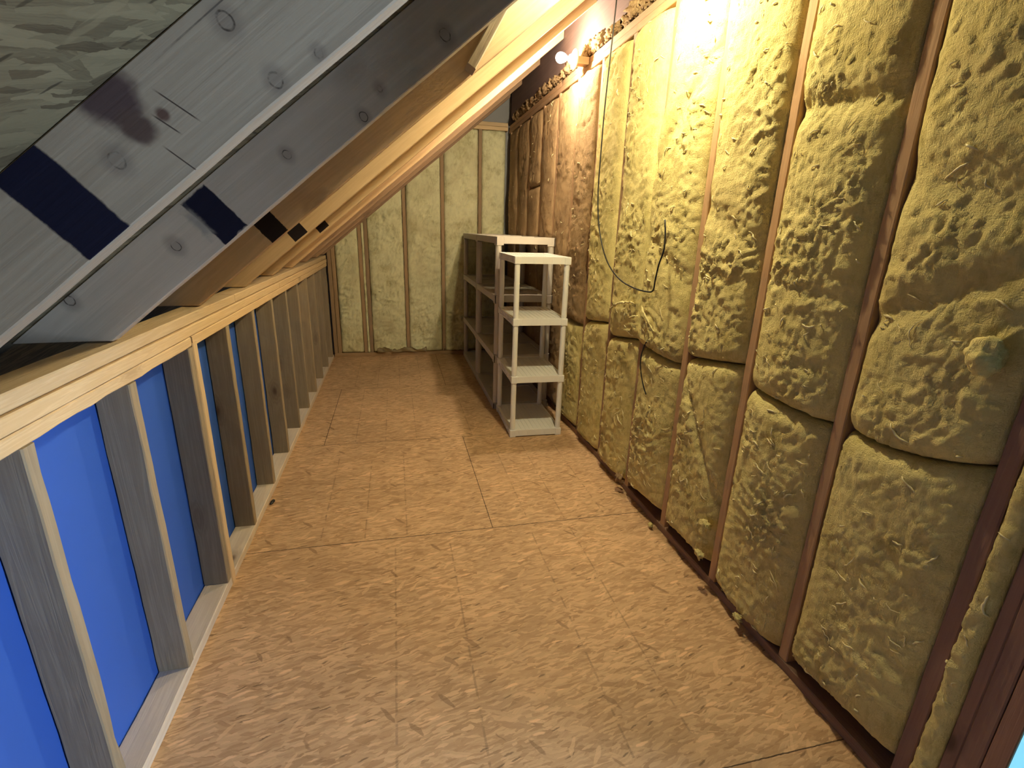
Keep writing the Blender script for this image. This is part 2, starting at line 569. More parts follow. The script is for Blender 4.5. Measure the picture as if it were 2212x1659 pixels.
# wall behind the camera with an opening for the fill light
bm = bmesh.new()
bbox(bm, -0.86, 1.40, -1.5, -1.45, -0.02, 0.6)
bbox(bm, -0.86, -0.75, -1.5, -1.45, 0.6, 3.1)
bbox(bm, 0.75, 1.40, -1.5, -1.45, 0.6, 3.1)
tag(from_bm('wall_front', bm, M_dark_panel), kind='structure')
# the next room seen through the doorway
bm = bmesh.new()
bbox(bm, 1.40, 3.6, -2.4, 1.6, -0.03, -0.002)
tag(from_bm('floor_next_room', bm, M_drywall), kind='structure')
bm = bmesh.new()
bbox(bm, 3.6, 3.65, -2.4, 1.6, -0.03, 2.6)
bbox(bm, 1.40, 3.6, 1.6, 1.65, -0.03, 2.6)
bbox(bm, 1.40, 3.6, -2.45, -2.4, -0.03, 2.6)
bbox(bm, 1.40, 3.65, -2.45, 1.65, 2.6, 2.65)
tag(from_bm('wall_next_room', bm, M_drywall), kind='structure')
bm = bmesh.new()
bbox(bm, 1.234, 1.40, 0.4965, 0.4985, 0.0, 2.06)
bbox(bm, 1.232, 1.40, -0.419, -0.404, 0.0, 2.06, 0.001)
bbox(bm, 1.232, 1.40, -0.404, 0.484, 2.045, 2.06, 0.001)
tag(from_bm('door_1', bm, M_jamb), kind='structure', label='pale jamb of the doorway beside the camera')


# ------------------------------------------------------------------ left knee wall
def vert_board(name, x0, x1, y0, y1, z0, z1, mat, seed, face='+x', wane=0.0012, be=None):
    """vertical stud. local X up; local Y=0 face is the one turned to the camera (-y) """
    me = board_mesh(name, z1 - z0, y1 - y0, x1 - x0, mat, wane, seed, bump_edge=be)
    # local X -> +Z, local Y -> +Y, local Z -> must be right handed: Z x Y = -X
    return place(name, me, (x1, y0, z0), (0, 0, 1), (0, 1, 0), (-1, 0, 0))


def long_board(name, x0, x1, y0, y1, z0, z1, mat, seed, wane=0.0012, be=None):
    me = board_mesh(name, y1 - y0, x1 - x0, z1 - z0, mat, wane, seed, bump_edge=be)
    # local X -> +Y, local Y -> -X , local Z -> +Z
    return place(name, me, (x1, y0, z0), (0, 1, 0), (-1, 0, 0), (0, 0, 1))


def cross_board(name, x0, x1, y0, y1, z0, z1, mat, seed, wane=0.0012):
    me = board_mesh(name, x1 - x0, y1 - y0, z1 - z0, mat, wane, seed)
    return place(name, me, (x0, y0, z0), (1, 0, 0), (0, 1, 0), (0, 0, 1))


SD = 0.0885
LY = [1.028 + SP * k for k in range(-3, 12)]
li = 0
for k, y in zip(range(-3, 12), LY):
    if y > 5.55:
        continue

    def be0(x, sy, sz, k=k):
        # wane: bark-edge bites on the far front corner of the nearest visible stud
        if sz == -1 and sy == 1 and k in (0, 1):
            a = noise.noise(Vector((x * 6.0, k * 9.0, 0.5)))
            a = -abs(a) * (0.013 if k == 0 else 0.004)
            return a, 0.0
        return 0.0, 0.0
    if k < 0:
        lab = ['bare stud of the left knee wall, third before the frame edge', 'bare stud of the left knee wall, second before the frame edge',
               'bare stud of the left knee wall just before the frame edge'][k + 3]
    elif k == 0:
        lab = 'nearest visible stud in the left wall, dark grey side and ragged pale edge'
    elif k == 1:
        lab = 'grey stud with checks in its side, standing between the two blue bays on the left'
    elif k == 2:
        lab = 'stud at the end of the last bright blue bay, one half of the doubled pair'
    else:
        lab = '%s pine stud beyond the doubled pair in the left knee wall' % ORD[k - 3]
    o = vert_board('wall_stud', XL - SD, XL, y, y + 0.038, 0.038, HP1, M_stud_left, 10 + k, wane=0.0022, be=be0)
    tag(o, lab, 'stud', 'studs of the left knee wall')
    if k == 2:
        o = vert_board('wall_stud', XL - SD, XL + 0.002, y + 0.0385, y + 0.0765, 0.0, HP1 + 0.012, M_plate, 60, wane=0.002)
        tag(o, 'orange edged stud of the doubled pair, reaching down to the floor', 'stud', 'studs of the left knee wall')
yj = LY[5]                                       # doubled pair


def rough(x, sy, sz):
    if sy == -1 and sz == -1:
        a = noise.noise(Vector((x * 5.0, 3.3, 0.2)))
        return abs(a) * 0.006, abs(noise.noise(Vector((x * 11.0, 7.3, 0.2)))) * 0.008
    return 0.0, 0.0


for (ya, yb, lab) in ((-1.44, yj + 0.037, 'near length of sole plate under the blue bays on the left'),
                      (yj + 0.078, 5.60, 'far length of sole plate along the left side of the floor')):
    tag(long_board('sole_plate', XL - SD, XL, ya, yb, 0.0, 0.0375, M_sole_pale, 31 + ya, 0.002), lab, 'sole plate', 'sole plates')
t3 = (HP2 - HP1) / 3
specs = [(0, -1.44, yj + 0.033, 'rough waney lowest plate above the blue bays, near length'),
         (0, yj + 0.045, 5.60, 'lowest plate of the left wall beyond the doubled stud'),
         (1, -1.44, 3.30, 'middle plate of the left wall, near length with pale grain'),
         (1, 3.304, 5.60, 'middle plate of the left wall, far length'),
         (2, -1.44, 2.42, 'top plate of the left wall, near length'),
         (2, 2.424, 5.60, 'top plate of the left wall, far length beyond the small split')]
for i, (lv, ya, yb, lab) in enumerate(specs):
    z = HP1 + lv * t3
    if lv == 0 and ya > 0:
        z0_ = z + 0.0125 if False else z
    o = long_board('top_plate', XL - SD, XL + (0.0, 0.003, -0.002)[lv], ya, yb, z, z + t3 - 0.0026, M_plate, 40 + i, 0.0007, be=rough if i == 0 else None)
    tag(o, lab, 'plate', 'plates on the left knee wall')

# ------------------------------------------------------------------ rafters
NEARK = (0.055, 0.040, 0.032)
BLUE = (0.001, 0.002, 0.020)
DBLUE = (0.007, 0.004, 0.009)


def loc2(x, z):
    dx, dz = x + 0.721, z - 1.105
    return dx * cs + dz * sn, -dx * sn + dz * cs


def spot(x, z, hx, hz, ang, soft, col, amp, kind='box'):
    a, b = loc2(x, z)
    return (a, b, hx, hz, ang, soft, col, amp, kind)


RY = [0.84 + 0.61 * k for k in range(-2, 8)] + [5.605]
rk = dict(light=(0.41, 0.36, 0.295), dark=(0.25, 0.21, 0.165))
rk2 = dict(light=(0.62, 0.55, 0.46), dark=(0.40, 0.345, 0.28))  # same grey wood, more light on the second rafter put into the colour
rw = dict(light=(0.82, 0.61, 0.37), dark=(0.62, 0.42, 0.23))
mats = {}
mats[0] = wood('rafter_grey', **rk, grain=0.35, blotch=0.6, knots=0.88, spots=[
    spot(-0.432, 1.418, 0.040, 0.30, 0.05, 0.10, BLUE, 0.22),
    spot(-0.367, 1.563, 0.045, 0.055, 0.15, 0.5, (0.085, 0.055, 0.055), 1.5, 'blot'),
    spot(-0.335, 1.530, 0.022, 0.030, 0.4, 0.5, (0.10, 0.065, 0.055), 1.5, 'blot'),
    spot(-0.300, 1.548, 0.010, 0.012, 0.3, 0.6, (0.12, 0.07, 0.055), 0.8, 'blot'),
    spot(-0.280, 1.560, 0.036, 0.0013, -1.28, 0.5, (0.07, 0.05, 0.04), 0.3),
    spot(-0.297, 1.536, 0.022, 0.0012, -1.28, 0.5, (0.07, 0.05, 0.04), 0.3),
    spot(-0.285, 1.492, 0.030, 0.0012, -1.35, 0.5, (0.07, 0.05, 0.04), 0.3),
    spot(-0.165, 1.726, 0.195, 0.0014, 0.012, 0.6, (0.12, 0.10, 0.08), 0.9)],
    rings=[(*loc2(-0.208, 1.668), 0.009, 0.0022), (*loc2(-0.152, 1.601), 0.007, 0.0018), (*loc2(-0.366, 1.487), 0.008, 0.0016), (*loc2(-0.092, 1.640), 0.005, 0.0016)])
mats[1] = wood('rafter_grey_lit', **rk2, grain=0.35, blotch=0.6, knots=0.85, spots=[
    spot(-0.437, 1.425, 0.040, 0.068, 0.06, 0.10, BLUE, 0.25),
    spot(-0.478, 1.405, 0.018, 0.055, 0.06, 0.9, (0.30, 0.28, 0.25), 1.2)],
    rings=[(*loc2(-0.794, 1.211), 0.010, 0.002), (*loc2(-0.537, 1.348), 0.010, 0.0016), (*loc2(-0.253, 1.575), 0.008, 0.0016),
           (*loc2(-0.019, 1.741), 0.008, 0.0018), (*loc2(-0.062, 1.675), 0.008, 0.0016), (*loc2(0.145, 1.875), 0.010, 0.002)])
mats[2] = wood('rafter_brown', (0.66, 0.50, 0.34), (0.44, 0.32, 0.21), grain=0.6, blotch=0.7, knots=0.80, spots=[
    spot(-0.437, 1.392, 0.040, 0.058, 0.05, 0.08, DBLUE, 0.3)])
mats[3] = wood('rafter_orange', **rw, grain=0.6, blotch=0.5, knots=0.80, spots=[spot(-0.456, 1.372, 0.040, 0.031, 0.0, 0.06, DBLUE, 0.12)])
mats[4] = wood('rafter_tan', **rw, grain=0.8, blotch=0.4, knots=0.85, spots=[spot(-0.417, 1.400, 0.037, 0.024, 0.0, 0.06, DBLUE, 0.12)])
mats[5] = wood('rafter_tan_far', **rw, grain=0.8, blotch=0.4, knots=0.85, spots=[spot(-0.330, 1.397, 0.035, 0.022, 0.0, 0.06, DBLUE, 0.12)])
mats[6] = wood('rafter_far', (0.55, 0.38, 0.24), (0.36, 0.24, 0.14), grain=0.9, blotch=0.5)
rlab = {-2: 'rafter farthest behind the camera', -1: 'rafter directly overhead, just out of the frame',
        0: 'nearest grey rafter with a broad dark blue paint band and a brown stain',
        1: 'second grey rafter with ringed knots and a half worn blue paint band',
        2: 'third rafter, brown, carrying the short brace at its upper end',
        3: 'fourth rafter, yellow lit, with a blue black diamond mark below the edge',
        4: 'fifth rafter, olive tan, with a smaller dark diamond mark',
        5: 'sixth rafter, pink lit lower edge ending beside the far bulb',
        6: 'seventh rafter from the camera, its dim underside passing the far bulb',
        7: 'eighth rafter from the camera, last before the back wall',
        8: 'rough brown rafter fixed against the back wall'}
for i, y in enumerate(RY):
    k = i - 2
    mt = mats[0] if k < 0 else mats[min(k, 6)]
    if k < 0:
        mt = mats[1]
    xe = XR - 0.002
    # side outline in x-z
    out = [(-0.94, 1.1065), (-0.7205, 1.1065), (xe, ZR + PITCH * xe), (xe, ZR + PITCH * xe + RV), (-0.94, ZR - PITCH * 0.94 + RV)]
    # extra points along the long edges so the edges can wander
    poly = []
    nseg = 26
    for a, b in ((0, 1), (1, 2), (2, 3), (3, 4)):
        n = nseg if (a in (1, 3)) else 1
        for j in range(n):
            t = j / n
            poly.append((out[a][0] * (1 - t) + out[b][0] * t, out[a][1] * (1 - t) + out[b][1] * t))
    poly.append(out[4])
    vs, fs = [], []
    w = 0.038
    e = 0.0025
    n = len(poly)
    cxm, czm = sum(p[0] for p in poly) / n, sum(p[1] for p in poly) / n
    rings = []
    for ring, (yy, ins) in enumerate(((0, e), (e, 0), (w - e, 0), (w, e))):
        for (px, pz) in poly:
            lx, lz = loc2(px, pz)
            ll, lm = loc2(px, pz)
            cen = 0.07
            q = lz + (ins if lz < cen else -ins)
            if -0.001 < lz < 0.02 and 0.03 < lx < 2.4:
                q += noise.noise(Vector((lx * 5, k * 3.3, 0.0))) * 0.0022
            vs.append((lx, yy, q))
    for r in range(3):
        for j in range(n):
            fs.append((r * n + j, r * n + (j + 1) % n, (r + 1) * n + (j + 1) % n, (r + 1) * n + j))
    fs.append(tuple(range(n - 1, -1, -1)))
    fs.append(tuple(3 * n + j for j in range(n)))
    o = mesh_obj('roof_rafter', vs, [f[::-1] for f in fs], mt, loc=(-0.721, y, 1.105), rot=(0, -th, 0))
    bm = bmesh.new()
    bm.from_mesh(o.data)
    bmesh.ops.recalc_face_normals(bm, faces=bm.faces)
    bm.to_mesh(o.data)
    bm.free()
    tag(o, rlab[k], 'rafter', 'roof rafters')

# short brace beside the third rafter
ang = math.radians(59.5)
me = board_mesh('rafter_brace', 0.395, 0.088, 0.034, M_brace, 0.002, 77, 0.04)
o = place('rafter_brace', me, (0.306, RY[4] - 0.090, 1.948), (math.cos(ang), 0, math.sin(ang)), (0, 1, 0), (-math.sin(ang), 0, math.cos(ang)))
tag(o, 'short grey weathered brace rising steeply beside the third rafter', 'brace')

# ridge side beam over the right wall
me = board_mesh('ridge_beam', 5.56 + 1.44, 0.045, 0.62, M_beam, 0.001, 5)
o = place('ridge_beam', me, (XR + 0.047, -1.44, 2.515), (0, 1, 0), (-1, 0, 0), (0, 0, 1))
tag(o, 'deep smooth purplish beam above the insulated wall, carrying the rafter ends', 'beam')

# ------------------------------------------------------------------ right wall frame
RK = [1.0813 + SP * k for k in range(-1, 12)]
BAY = []
for i, y in enumerate(RK):
    if y > 5.60:
        continue
    labs = {0: 'dark red stud at the near end of the insulation, next to the doorway framing',
            1: 'stud between the widest insulation bay and the next, at the right',
            2: 'third stud from the doorway along the insulated wall',
            3: 'broad bright yellow topped stud in the middle of the insulated wall',
            4: 'stud whose lit top shows yellow and whose lower half is buried in insulation'}
    lab = labs.get(i, '%s stud from the doorway along the insulated wall, narrow and mostly buried' % ORD[i])
    o = vert_board('wall_stud', XR + 0.001, XR + 0.136, y - 0.019, y + 0.019, 0.038, 2.3775, M_stud_right if i else M_door_stud, 80 + i, wane=0.0025)
    # vert_board puts its room face on +x; here the room is on -x, the board is symmetric
    tag(o, lab, 'stud', 'studs of the insulated right wall')
for j, (ya, yb, xo, lab) in enumerate(((0.499, 0.537, 0.0, 'dark purple jack stud at the very edge of the doorway'),
                                       (0.539, 0.577, 0.0, 'middle dark red stud of the doorway framing'),
                                       (0.5785, 0.606, 0.004, 'outer dark red stud of the doorway framing, beside the insulation strip'))):
    o = vert_board('door_stud', XR + xo, XR + 0.136, ya, yb, 0.0 if j == 0 else 0.038, 2.3775, M_door_stud, 120 + j, wane=0.0006)
    tag(o, lab, 'stud', 'studs framing the doorway')
o = vert_board('door_stud', XR, XR + 0.136, -0.46, -0.421, 0.0, 2.3775, M_door_stud, 140, wane=0.002)
tag(o, 'doorway stud on the side behind the camera', 'stud', 'studs framing the doorway')
o = long_board('door_header', XR, XR + 0.136, -0.4195, 0.4975, 2.065, 2.375, M_door_stud, 150)
tag(o, 'header board over the doorway', 'header')
for (ya, yb, lab) in ((0.539, 3.10, 'dark sole plate along the near half of the insulated wall'), (3.103, 5.62, 'dark sole plate along the far half of the insulated wall')):
    tag(long_board('sole_plate', XR - 0.001, XR + 0.136, ya, yb, 0.0, 0.0375, M_sole, 160 + ya, 0.003), lab, 'sole plate', 'sole plates')
for i, (z, ya, yb, lab) in enumerate(((2.3785, -1.44, 2.69, 'lower top plate of the insulated wall, near length'), (2.3785, 2.694, 5.62, 'lower top plate of the insulated wall, far length under the bulb'),
                                      (2.4165, -1.44, 3.90, 'upper top plate of the insulated wall, near length'), (2.4165, 3.904, 5.62, 'upper top plate of the insulated wall, far length'))):
    tag(long_board('top_plate', XR + (0.0 if i < 2 else 0.004), XR + 0.136, ya, yb, z, z + 0.037, M_stud_right, 170 + i, 0.0003), lab, 'plate', 'plates on the insulated wall')

# ------------------------------------------------------------------ back wall frame
BX = [-0.289 + SP * k for k in range(4)]
TOPZ = 2.405


def back_top(x):
    return min(TOPZ, ZR + PITCH * x + 0.10)


post = [(-0.694, 'left corner post of the back wall, beside the knee wall'), (-0.652, 'inner corner post of the back wall with a dark gap beside it')]
for j, (x, lab) in enumerate(post):
    me = board_mesh('wall_stud', back_top(x) - 0.04, 0.038, 0.088, M_back, 0.002, 200 + j)
    o = place('wall_stud', me, (x + 0.038, YB, 0.04), (0, 0, 1), (-1, 0, 0), (0, 1, 0))
    tag(o, lab, 'stud', 'studs of the back wall')
for j, x in enumerate([-0.354] + BX):
    me = board_mesh('wall_stud', back_top(x) - 0.04, 0.036, 0.088, M_back, 0.002, 210 + j)
    o = place('wall_stud', me, (x + 0.018, YB, 0.04), (0, 0, 1), (-1, 0, 0), (0, 1, 0))
    lab = ['left one of the close set pair of studs in the back wall', 'right one of the close set pair of studs in the back wall',
           'back wall stud left of the middle, rising to the rafter', 'back wall stud with a wavy edge, just left of the shelving',
           'back wall stud directly above the shelving'][j]
    tag(o, lab, 'stud', 'studs of the back wall')
tag(cross_board('sole_plate', XL + 0.001, XR - 0.004, YB - 0.001, YB + 0.088, 0.0, 0.0385, M_back, 230, 0.003), 'sole plate at the foot of the back wall', 'sole plate', 'sole plates')
for i, z in enumerate((2.4055, 2.444)):
    tag(cross_board('top_plate', 0.80, XR - 0.012, YB - 0.002, YB + 0.088, z, z + 0.037, M_plate, 240 + i), ('lower' if i == 0 else 'upper') + ' plate across the top of the back wall, right of the rafter', 'plate', 'plates on the back wall')


# ------------------------------------------------------------------ insulation batts
def fbm(p, o=4):
    s, a = 0.0, 1.0
    for i in range(o):
        s += noise.noise(p) * a
        p = p * 2.03 + Vector((3.1, 1.7, 9.2))
        a *= 0.5
    return s


def ridged(p, o=3):
    s, a = 0.0, 1.0
    for i in range(o):
        s += (1 - abs(noise.noise(p)) * 2.2) * a
        p = p * 2.1 + Vector((5.1, 2.7, 1.2))
        a *= 0.5
    return s


def batt(side, u0, u1, zlo, zhi, bulge, seed, mat, res, label, group, rough_=1.0, over0=None, over1=None, wisps=0, tuck=0.016, r_end=0.055, folds=(), flat=2.6, tearlo=0.0):
    """puffed slab of glass wool. side 'R' (u=y, faces -x) or 'B' (u=x, faces -y). zlo/zhi functions of s in -1..1"""
    nu = max(6, int((u1 - u0) / res))
    hmid = zhi(0) - zlo(0)
    nv = max(8, int(hmid / res))
    rnd = random.Random(seed)
    base = Vector((seed * 7.31, seed * 3.77, seed * 1.9))

    def height(s, t, u, z):
        H = zhi(s) - zlo(s)
        prof = bulge * (1 - abs(s) ** flat) ** 0.55 - tuck * abs(s) ** 8
        if over0 and s < 0:
            k = over0(z)
            prof += k * (abs(s) ** 5) * (tuck + 0.02)
        if over1 and s > 0:
            k = over1(z)
            prof += k * (abs(s) ** 5) * (tuck + 0.02)
        dlo, dhi = (z - zlo(s)), (zhi(s) - z)
        for d in (dlo, dhi):
            if d < r_end:
                q = max(0.0, 1 - d / r_end)
                prof -= (bulge + tuck) * (1 - math.sqrt(max(0.0, 1 - q * q)))
        p = base + Vector((u * 1.0, z * 1.0, 0))
        lump = fbm(Vector((p.x * 4.0, p.y * 2.6, 1.0)), 2) * 0.010
        wm = 0.35 + max(0.0, fbm(Vector((p.x * 3.0, p.y * 3.0, 31.0)), 2) + 0.25) * 1.1
        wr = ridged(Vector((p.x * 19.0 + fbm(p * 7.0, 2) * 2.2, p.y * 15.0 + fbm(p * 5.0, 2) * 1.5, 4.0)), 4)
        wr = max(0.0, wr - 0.68) * 0.0100 * wm
        pit = fbm(Vector((p.x * 9.0, p.y * 9.0, 12.0)), 2)
        pit = -max(0.0, pit - 0.46) * 0.022
        fine = fbm(Vector((p.x * 60.0, p.y * 42.0, 7.0)), 3) * 0.0042 * (0.4 + wm)
        edge = 1 - abs(s) ** 10
        for (fz, fs, fw, fd) in folds:
            dz = z - (fz + fs * s)
            prof -= fd * math.exp(-(dz / fw) ** 2)
        return prof + rough_ * (lump + wr * 1.0 + pit + fine) * edge

    def pt(u, z, h):
        return (XR - h, u, z) if side == 'R' else (u, YB - h, z)
    vs = []
    for j in range(nv + 1):
        t = j / nv
        for i in range(nu + 1):
            s = -1 + 2 * i / nu
            uu = u0 + (u1 - u0) * i / nu
            z = zlo(s) * (1 - t) + zhi(s) * t
            if t == 0 and tearlo:
                z += abs(noise.noise(Vector((uu * 14, seed, 0)))) * tearlo
            if abs(s) == 1:
                jag = noise.noise(Vector((z * 12, seed * 3.0, s))) * 0.006 + noise.noise(Vector((z * 40, seed * 3.0, s))) * 0.003
                uu -= s * abs(jag)
            ov = (over1(z) if (over1 and s > 0) else 0) - (over0(z) if (over0 and s < 0) else 0)
            uu += ov * 0.016 * abs(s) ** 3
            vs.append(pt(uu, z, height(s, t, uu, z)))
    fs = []
    W_ = nu + 1
    for j in range(nv):
        for i in range(nu):
            fs.append((j * W_ + i, j * W_ + i + 1, (j + 1) * W_ + i + 1, (j + 1) * W_ + i))
    # skirt back into the bay, then a back face
    loop = [i for i in range(W_)] + [j * W_ + nu for j in range(1, nv + 1)] + [nv * W_ + i for i in range(nu - 1, -1, -1)] + [j * W_ for j in range(nv - 1, 0, -1)]
    b0 = len(vs)
    back = -0.11 if side == 'R' else -0.08
    for q in loop:
        v = vs[q]
        if side == 'R':
            uu = min(max(v[1], u0), u1)
            vs.append((XR - back, uu, v[2]))
        else:
            vs.append((min(max(v[0], u0), u1), YB - back, v[2]))
    n = len(loop)
    for q in range(n):
        fs.append((loop[q], b0 + q, b0 + (q + 1) % n, loop[(q + 1) % n]))
    fs.append(tuple(b0 + q for q in range(n)))
    if side == 'R':
        fs = [f[::-1] for f in fs]
    o = mesh_obj('insulation_batt', vs, fs, mat, smooth=True)
    bm = bmesh.new()
    bm.from_mesh(o.data)
    bmesh.ops.recalc_face_normals(bm, faces=bm.faces)
    bm.to_mesh(o.data)
    bm.free()
    tag(o, label, 'insulation', group)
    if wisps:
        bm = bmesh.new()
        for q in range(wisps):
            s = rnd.uniform(-0.85, 0.85)
            t = rnd.random()
            u = u0 + (u1 - u0) * (s + 1) / 2
            z = zlo(s) * (1 - t) + zhi(s) * t
            h = height(s, t, u, z)
            L = rnd.uniform(0.012, 0.05) * (1.7 if rnd.random() < 0.15 else 1)
            a = rnd.uniform(-0.9, 0.9) + (math.pi if rnd.random() < 0.5 else 0)
            cu = rnd.uniform(-1.2, 1.2)
            pts, tp = [], []
            m_ = 7
            pu, pz = u, z
            for w_ in range(m_):
                f = w_ / (m_ - 1)
                a += cu / m_ + rnd.uniform(-0.35, 0.35)
                pu += math.cos(a) * L / m_
                pz += math.sin(a) * L / m_
                ss = max(-1, min(1, (pu - u0) / (u1 - u0) * 2 - 1))
                if abs(ss) > 0.93:
                    pu = u0 + (u1 - u0) * (0.93 * (1 if ss > 0 else -1) + 1) / 2
                    ss = 0.93 * (1 if ss > 0 else -1)
                pz = max(zlo(ss) + 0.02, min(zhi(ss) - 0.02, pz))
                hh = height(ss, 0, pu, pz) + 0.0015 + 0.004 * math.sin(f * math.pi) * rnd.uniform(0.4, 1.2)
                pts.append(pt(pu, pz, hh))
                tp.append(math.sin((f * 0.86 + 0.07) * math.pi) ** 0.7 * rnd.uniform(0.6, 1.3))
            tube(bm, pts, rnd.uniform(0.0008, 0.0024) * (1 + 8 * L), 5, tp)
        f = from_bm('loose_fibres', bm, M_fibre, parent=o, smooth=True)
        tag(f, label='pale loose strands standing off the surface', kind='stuff')
    return o


def cst(z):
    return lambda s: z


def sag(z, slope, dip):
    return lambda s: z + slope * s - dip * (1 - s * s)


G = 'insulation batts of the right wall'
e_ = 0.0195
seams = {0: [(0.925, -0.03, 0.022)], 1: [(0.888, 0.004, 0.004)], 2: [(0.93, -0.03, 0.0)],
         3: [(0.853, 0.010, 0.0)], 4: [(0.85, -0.03, 0.0)], 5: [(0.868, -0.025, 0.0)], 6: [(0.797, 0.0, 0.0)],
         9: [(1.78, 0.0, 0.0)]}
extra = {1: [(1.77, 0.01, 0.035, 0.022), (1.27, 0.02, 0.02, 0.006)], 0: [(1.52, 0.05, 0.06, 0.018), (1.30, -0.10, 0.035, 0.016)], 2: [(1.45, 0.08, 0.05, 0.012), (0.62, 0.25, 0.03, 0.020)],
         3: [(1.30, 0.10, 0.06, 0.012), (1.9, -0.2, 0.05, 0.014)]}
baylab = ['wide shadowy bay nearest the doorway', 'second bay from the doorway', 'third bay, just right of the bright broad stud',
          'bay just left of the bright broad stud', 'bay behind the hanging black cable end', 'bay with the hanging black cable in front',
          'bay just right of the shelving', 'bay behind the near shelving unit', 'bay behind the near end of the far shelving',
          'bay above the middle of the far shelving', 'bay above the far end of the far shelving', 'bay next to the back corner']


def smooth01(x, a, b):
    t = max(0.0, min(1.0, (x - a) / (b - a)))
    return t * t * (3 - 2 * t)


for i in range(0, 12):
    u0 = RK[i] + e_
    u1 = (RK[i + 1] - e_) if i < 11 else RK[12] - e_
    if i == 11:
        u0 = RK[11] + e_
        if u1 - u0 < 0.03:
            continue
    near = i <= 4
    res = (0.0075, 0.0075, 0.008, 0.009, 0.010, 0.011, 0.013)[min(i, 6)] if i < 7 else 0.016
    top = 2.374
    over0 = over1 = None
    if i == 3:
        over1 = lambda z: 1 - smooth01(z, 1.75, 2.05)
    if i == 4:
        over0 = lambda z: 1 - smooth01(z, 1.70, 1.98)
    cuts = seams.get(i, [])
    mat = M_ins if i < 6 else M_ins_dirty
    bulge = (0.026, 0.032, 0.034, 0.040, 0.034, 0.030, 0.026)[i] if i < 7 else 0.016
    W_n = (60, 95, 85, 110, 90, 60, 36)[i] if i < 7 else 12
    if not cuts:
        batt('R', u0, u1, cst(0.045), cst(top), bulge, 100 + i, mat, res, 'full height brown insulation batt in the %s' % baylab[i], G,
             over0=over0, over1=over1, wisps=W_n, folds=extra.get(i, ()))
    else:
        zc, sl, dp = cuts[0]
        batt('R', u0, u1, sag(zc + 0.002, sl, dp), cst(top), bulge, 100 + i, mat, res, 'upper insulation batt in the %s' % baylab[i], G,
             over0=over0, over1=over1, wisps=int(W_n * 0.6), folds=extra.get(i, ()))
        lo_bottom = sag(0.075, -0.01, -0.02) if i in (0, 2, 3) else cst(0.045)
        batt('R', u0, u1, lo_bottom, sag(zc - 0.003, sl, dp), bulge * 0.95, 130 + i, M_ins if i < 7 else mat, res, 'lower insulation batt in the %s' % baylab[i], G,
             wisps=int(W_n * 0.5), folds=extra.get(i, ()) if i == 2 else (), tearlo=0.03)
batt('R', 0.607, 0.655, cst(0.045), cst(1.02), 0.012, 160, M_ins, 0.008, 'narrow lower strip of insulation between the doorway studs and the next stud', G, wisps=6, tuck=0.006, r_end=0.03)
batt('R', 0.607, 0.655, cst(1.24), cst(2.374), 0.012, 161, M_ins, 0.010, 'narrow upper strip of insulation between the doorway studs and the next stud', G, wisps=6, tuck=0.006, r_end=0.03)

G2 = 'insulation batts of the back wall'


def slope_top(u0, u1):
    def f(s):
        x = u0 + (u1 - u0) * (s + 1) / 2
        return min(2.402, ZR + PITCH * x + 0.06)
    return f


bays = [(-0.612, -0.374, 'leftmost bay of the back wall, beside the corner post'), (-0.334, -0.309, 'thin gap between the paired studs of the back wall'),
        (-0.269, 0.097, 'bay of the back wall with a torn dark crease'), (0.137, 0.503, 'middle bay of the back wall'),
        (0.543, 0.909, 'back wall bay behind the left end of the shelving'), (0.949, 1.205, 'back wall bay in the right corner')]
for i, (a, b, lab) in enumerate(bays):
    batt('B', a, b, cst(0.042), slope_top(a, b), 0.014 if i != 1 else 0.002, 180 + i, M_ins_back, 0.012, 'pale insulation batt in the ' + lab, G2,
         rough_=1.7 if i != 1 else 0.2, wisps=0 if i == 1 else 8, tuck=0.012 if i != 1 else 0.002, r_end=0.03, flat=5.0)


# loose wool stuffed between the plates and the beam
def blob(bm, c, r, seed, sub=3, sq=(1, 1, 1), amp=0.45, fr=2.2):
    rr = bmesh.ops.create_icosphere(bm, subdivisions=sub, radius=1.0)
    for v in rr['verts']:
        p = v.co.copy()
        k = 1 + fbm(p * fr + Vector((seed * 3.1, 0, 0)), 4) * amp + fbm(p * fr * 5 + Vector((0, seed, 0)), 2) * amp * 0.22
        v.co = Vector(c) + Vector((p.x * sq[0], p.y * sq[1], p.z * sq[2])) * r * k


bm = bmesh.new()
rnd = random.Random(4)
y = 2.05
i = 0
while y < 5.4:
    r = rnd.uniform(0.022, 0.042)
    if not (2.90 < y < 2.98):
        blob(bm, (XR + 0.022 + rnd.uniform(-0.02, 0.006), y, 2.456 + r * 1.12), r, i, 3, (0.8, 1.25, 0.85), 0.75, 2.6)
    y += r * rnd.uniform(0.9, 1.5)
    i += 1
for (yy_, r_, z_) in ((2.46, 0.060, 2.490), (2.56, 0.045, 2.485), (2.72, 0.050, 2.492), (3.00, 0.036, 2.485)):
    blob(bm, (XR + 0.02, yy_, 2.456 + r_ * 1.0), r_, yy_ * 10, 4, (0.7, 1.2, 0.75), 0.7, 2.4)
o = from_bm('loose_insulation', bm, M_ins_dirty, smooth=True)
tag(o, 'tufted dirty loose glass wool stuffed above the plates of the insulated wall', 'loose insulation', kind='stuff')

